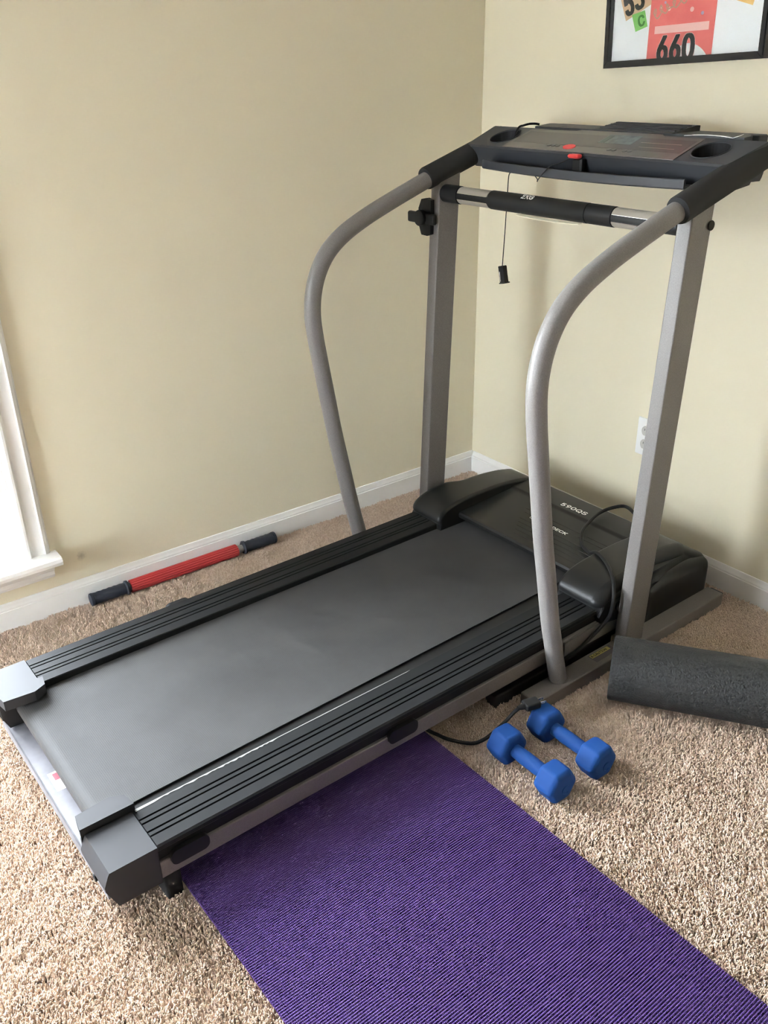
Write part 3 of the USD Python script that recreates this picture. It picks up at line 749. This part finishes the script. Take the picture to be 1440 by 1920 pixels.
# ------------------------------------------------------------------ massage stick along the left baseboard
ms = thing('massage_stick', 'red ribbed massage stick with dark handles along the left baseboard', 'massage stick', (-1.447, -.0225, .0185), -.15)
def handle(x0, x1, s):
    n_ = 15
    xs = np.linspace(x0, x1, n_)
    rs = [.0165 + .0012 * (i % 2) for i in range(n_)]
    rs[0] = rs[-1] = .014
    m = tube([(x, 0, 0) for x in xs], rs, 24)
    fl = tube([(s, 0, 0), (s + .004, 0, 0), (s + .010, 0, 0), (s + .012, 0, 0)], [.016, .0215, .0205, .016], 24)
    return cat(m, fl)
obj('handle', handle(0, .110, .098), NAVY, ms)
obj('handle', handle(.478, .590, .478), NAVY, ms)
obj('handle_cap', cyl((.584, 0, 0), (.594, 0, 0), .0185, 24, .002), NAVY, ms)
obj('handle_cap', cyl((-.003, 0, 0), (.006, 0, 0), .0185, 24, .002), NAVY, ms)
obj('shaft', cyl((.10, 0, 0), (.49, 0, 0), .0118, 24), GREYSH, ms)
A = np.linspace(0, 2 * PI, 80, endpoint=False)
sec = np.stack([np.cos(A), np.sin(A)], 1) * (1 + .055 * np.clip(np.cos(16 * A) * 2, -1, 1))[:, None]
obj('roller_sleeve', tube([(.114, 0, 0), (.116, 0, 0), (.458, 0, 0), (.460, 0, 0)], [.0165, .018, .018, .0165], section=sec), REDROLL, ms, 25)

# ------------------------------------------------------------------ wall outlet
ou = thing('wall_outlet', 'white double socket plate low on the right wall behind the treadmill', 'outlet', (WX, -.741, .360))
pl_ = tm(m3.Manifold.batch_hull([m3.Manifold.sphere(.003, 8).translate([-.003, y, z]) for y in (-.032, .032) for z in (-.054, .054)] + [m3.Manifold.cube([.001, .070, .114], True).translate([-.0005, 0, 0])]))
obj('cover_plate', pl_, WHITE, ou)
for z in (.0205, -.0205):
    sh = Polygon([(.0172 * math.cos(t), max(-.0140, min(.0140, .0172 * math.sin(t)))) for t in np.linspace(0, 2 * PI, 40, endpoint=False)])
    so = obj('socket', extr(affinity.translate(sh, 0, z), 'x', -.0085, -.004), IVORY, ou, False)
    for y, h in ((-.0062, .008), (.0062, .0065)):
        obj('slot', bx((-.0088, y - .0009, z + .001), (-.0084, y + .0009, z + .001 + h)), DARK, so, False)
    obj('ground_hole', extr(affinity.translate(oval(0, 0, .0022, .0022), 0, z - .007), 'x', -.0088, -.0084), DARK, so, False)
obj('plate_screw', extr(oval(0, 0, .003, .003), 'x', -.0075, -.005), CHROME, ou, False)

# ------------------------------------------------------------------ picture frame with race bibs, hung a little crooked
ca, sa = math.cos(math.radians(2.4)), math.sin(math.radians(2.4))
Xw, Yw, Zw = (0, -ca, sa), (0, sa, ca), (-1, 0, 0)
PF = thing('picture_frame', 'black framed race bibs hanging on the right wall above the treadmill', 'picture', matrix=Gf.Matrix4d(*Xw, 0, *Yw, 0, *Zw, 0, WX, -.473, 1.327, 1))
FW, FH, FB, FD = .4634, .362, .0155, .022
def loc(y, z):
    dy, dz = -(y + .473), z - 1.327
    return dy * ca + dz * sa, -dy * sa + dz * ca
bars = [[(0, 0), (FW, 0), (FW - FB, FB), (FB, FB)], [(FW, 0), (FW, FH), (FW - FB, FH - FB), (FW - FB, FB)], [(FW, FH), (0, FH), (FB, FH - FB), (FW - FB, FH - FB)], [(0, FH), (0, 0), (FB, FB), (FB, FH - FB)]]
for b in bars:
    P_ = Polygon(b)
    top_ = P_.buffer(-.0025)
    obj('frame_bar', cat(extr(P_, 'z', 0, FD - .003), extr(top_, 'z', FD - .003, FD)), FRAMEB, PF, False)
obj('backing_sheet', bx((FB * .5, FB * .5, .002), (FW - FB * .5, FH - FB * .5, .006)), PAPER, PF, False)
obj('glazing', bx((FB * .6, FB * .6, .013), (FW - FB * .6, FH - FB * .6, .015)), GLASS, PF, False)
def sheet(name, pts_, z0, z1, m, label=None, parent=PF):
    return obj(name, extr(pts_, 'z', z0, z1), m, parent, False, label)
bib = sheet('race_bib', [(.128, .010), (.317, .010), (.3215, .205), (.133, .205)], .006, .0066, CORAL, 'coral red race bib number 660')
sheet('bib_bar', [(.1475, .0700), (.3035, .0690), (.3035, .0868), (.1480, .0868)], .0066, .0068, PINK, None, bib)
hill = [(.17 + .14 * t, .010 + .030 * max(0, math.sin(PI * (t - .1) / .9)) ** .6 * (1 if t > .1 else 0)) for t in np.linspace(0, 1, 24)]
sheet('snow_print', Polygon([(.222, .010)] + [(.222 + .084 * t, .010 + .034 * math.sin(PI * min(1, .25 + .75 * t)) ** .7) for t in np.linspace(0, 1, 20)]).buffer(0), .0066, .00675, WHITE, None, bib)
num = heavy(text('660', .055, .106, .0004), .0022)
obj('bib_number_outline', place(heavy(text('660', .0562, .1062, .0002), .0033), (.1606, .0058, .00685), (1, 0, 0), (.03, 1, 0)), PINK, bib, False)
obj('bib_number', place(num, (.1612, .0062, .0071), (1, 0, 0), (.03, 1, 0)), BLKINK, bib, False)
# looping gold script across the upper bib
t_ = np.linspace(0, 1, 170)
ph = 2 * PI * 6.5 * t_
sx = .140 + .118 * t_ + .0072 * np.cos(ph); sy = .112 + .040 * t_ + (.0085 + .004 * np.sin(1.7 * ph)) * np.sin(ph)
from shapely.geometry import LineString
obj('glitter_script', extr(LineString(list(zip(sx, sy))).buffer(.0017, 3), 'z', .0066, .0069), GOLD, bib, False, 'gold glitter script')
g = np.random.default_rng(12)
for k in range(9):
    cx, cy, rr_ = .145 + .16 * g.random(), .105 + .09 * g.random(), .0022 + .0035 * g.random()
    sheet('bib_flake', oval(cx, cy, rr_, rr_), .0066, .0068, (PINK, LILAC)[k % 2], None, bib)
a0, b0 = loc(-.524, 1.435)
def rotp(pts_, deg, a, b):
    c, s = math.cos(math.radians(deg)), math.sin(math.radians(deg))
    return [(a + x * c - y * s, b + x * s + y * c) for x, y in pts_]
tan = sheet('number_tag', rotp([(0, 0), (.105, 0), (.105, .090), (0, .090)], 22, a0, b0), .0060, .0064, TAN, 'tan paper tag numbered 53')
c22, s22 = math.cos(math.radians(20)), math.sin(math.radians(20))
a1, b1 = rotp([(.006, .006)], 22, a0, b0)[0]
obj('tag_number', place(heavy(text('53', .052, .058, .0003), .0021), (a1, b1, .0064), (c22, s22, 0), (-s22, c22, 0)), BLKINK, tan, False)
gq = [loc(-.542, 1.448), loc(-.558, 1.410), loc(-.594, 1.421), loc(-.581, 1.457)]
gt = sheet('letter_tag', gq, .0067, .0070, GREEN, 'green paper tag with a C')
a2, b2 = gq[1]
obj('tag_letter', place(heavy(text('C', .024, .019, .0003), .0010), (a2 + .0105, b2 + .0085, .0070), (.956, .26, 0), (-.22, .97, 0)), DGREEN, gt, False)
oq = [loc(-.812, 1.4725), loc(-.881, 1.4535), loc(-.897, 1.515), loc(-.828, 1.534)]
sheet('orange_tag', oq, .0060, .0064, ORANGE, 'orange paper tag at the upper right')
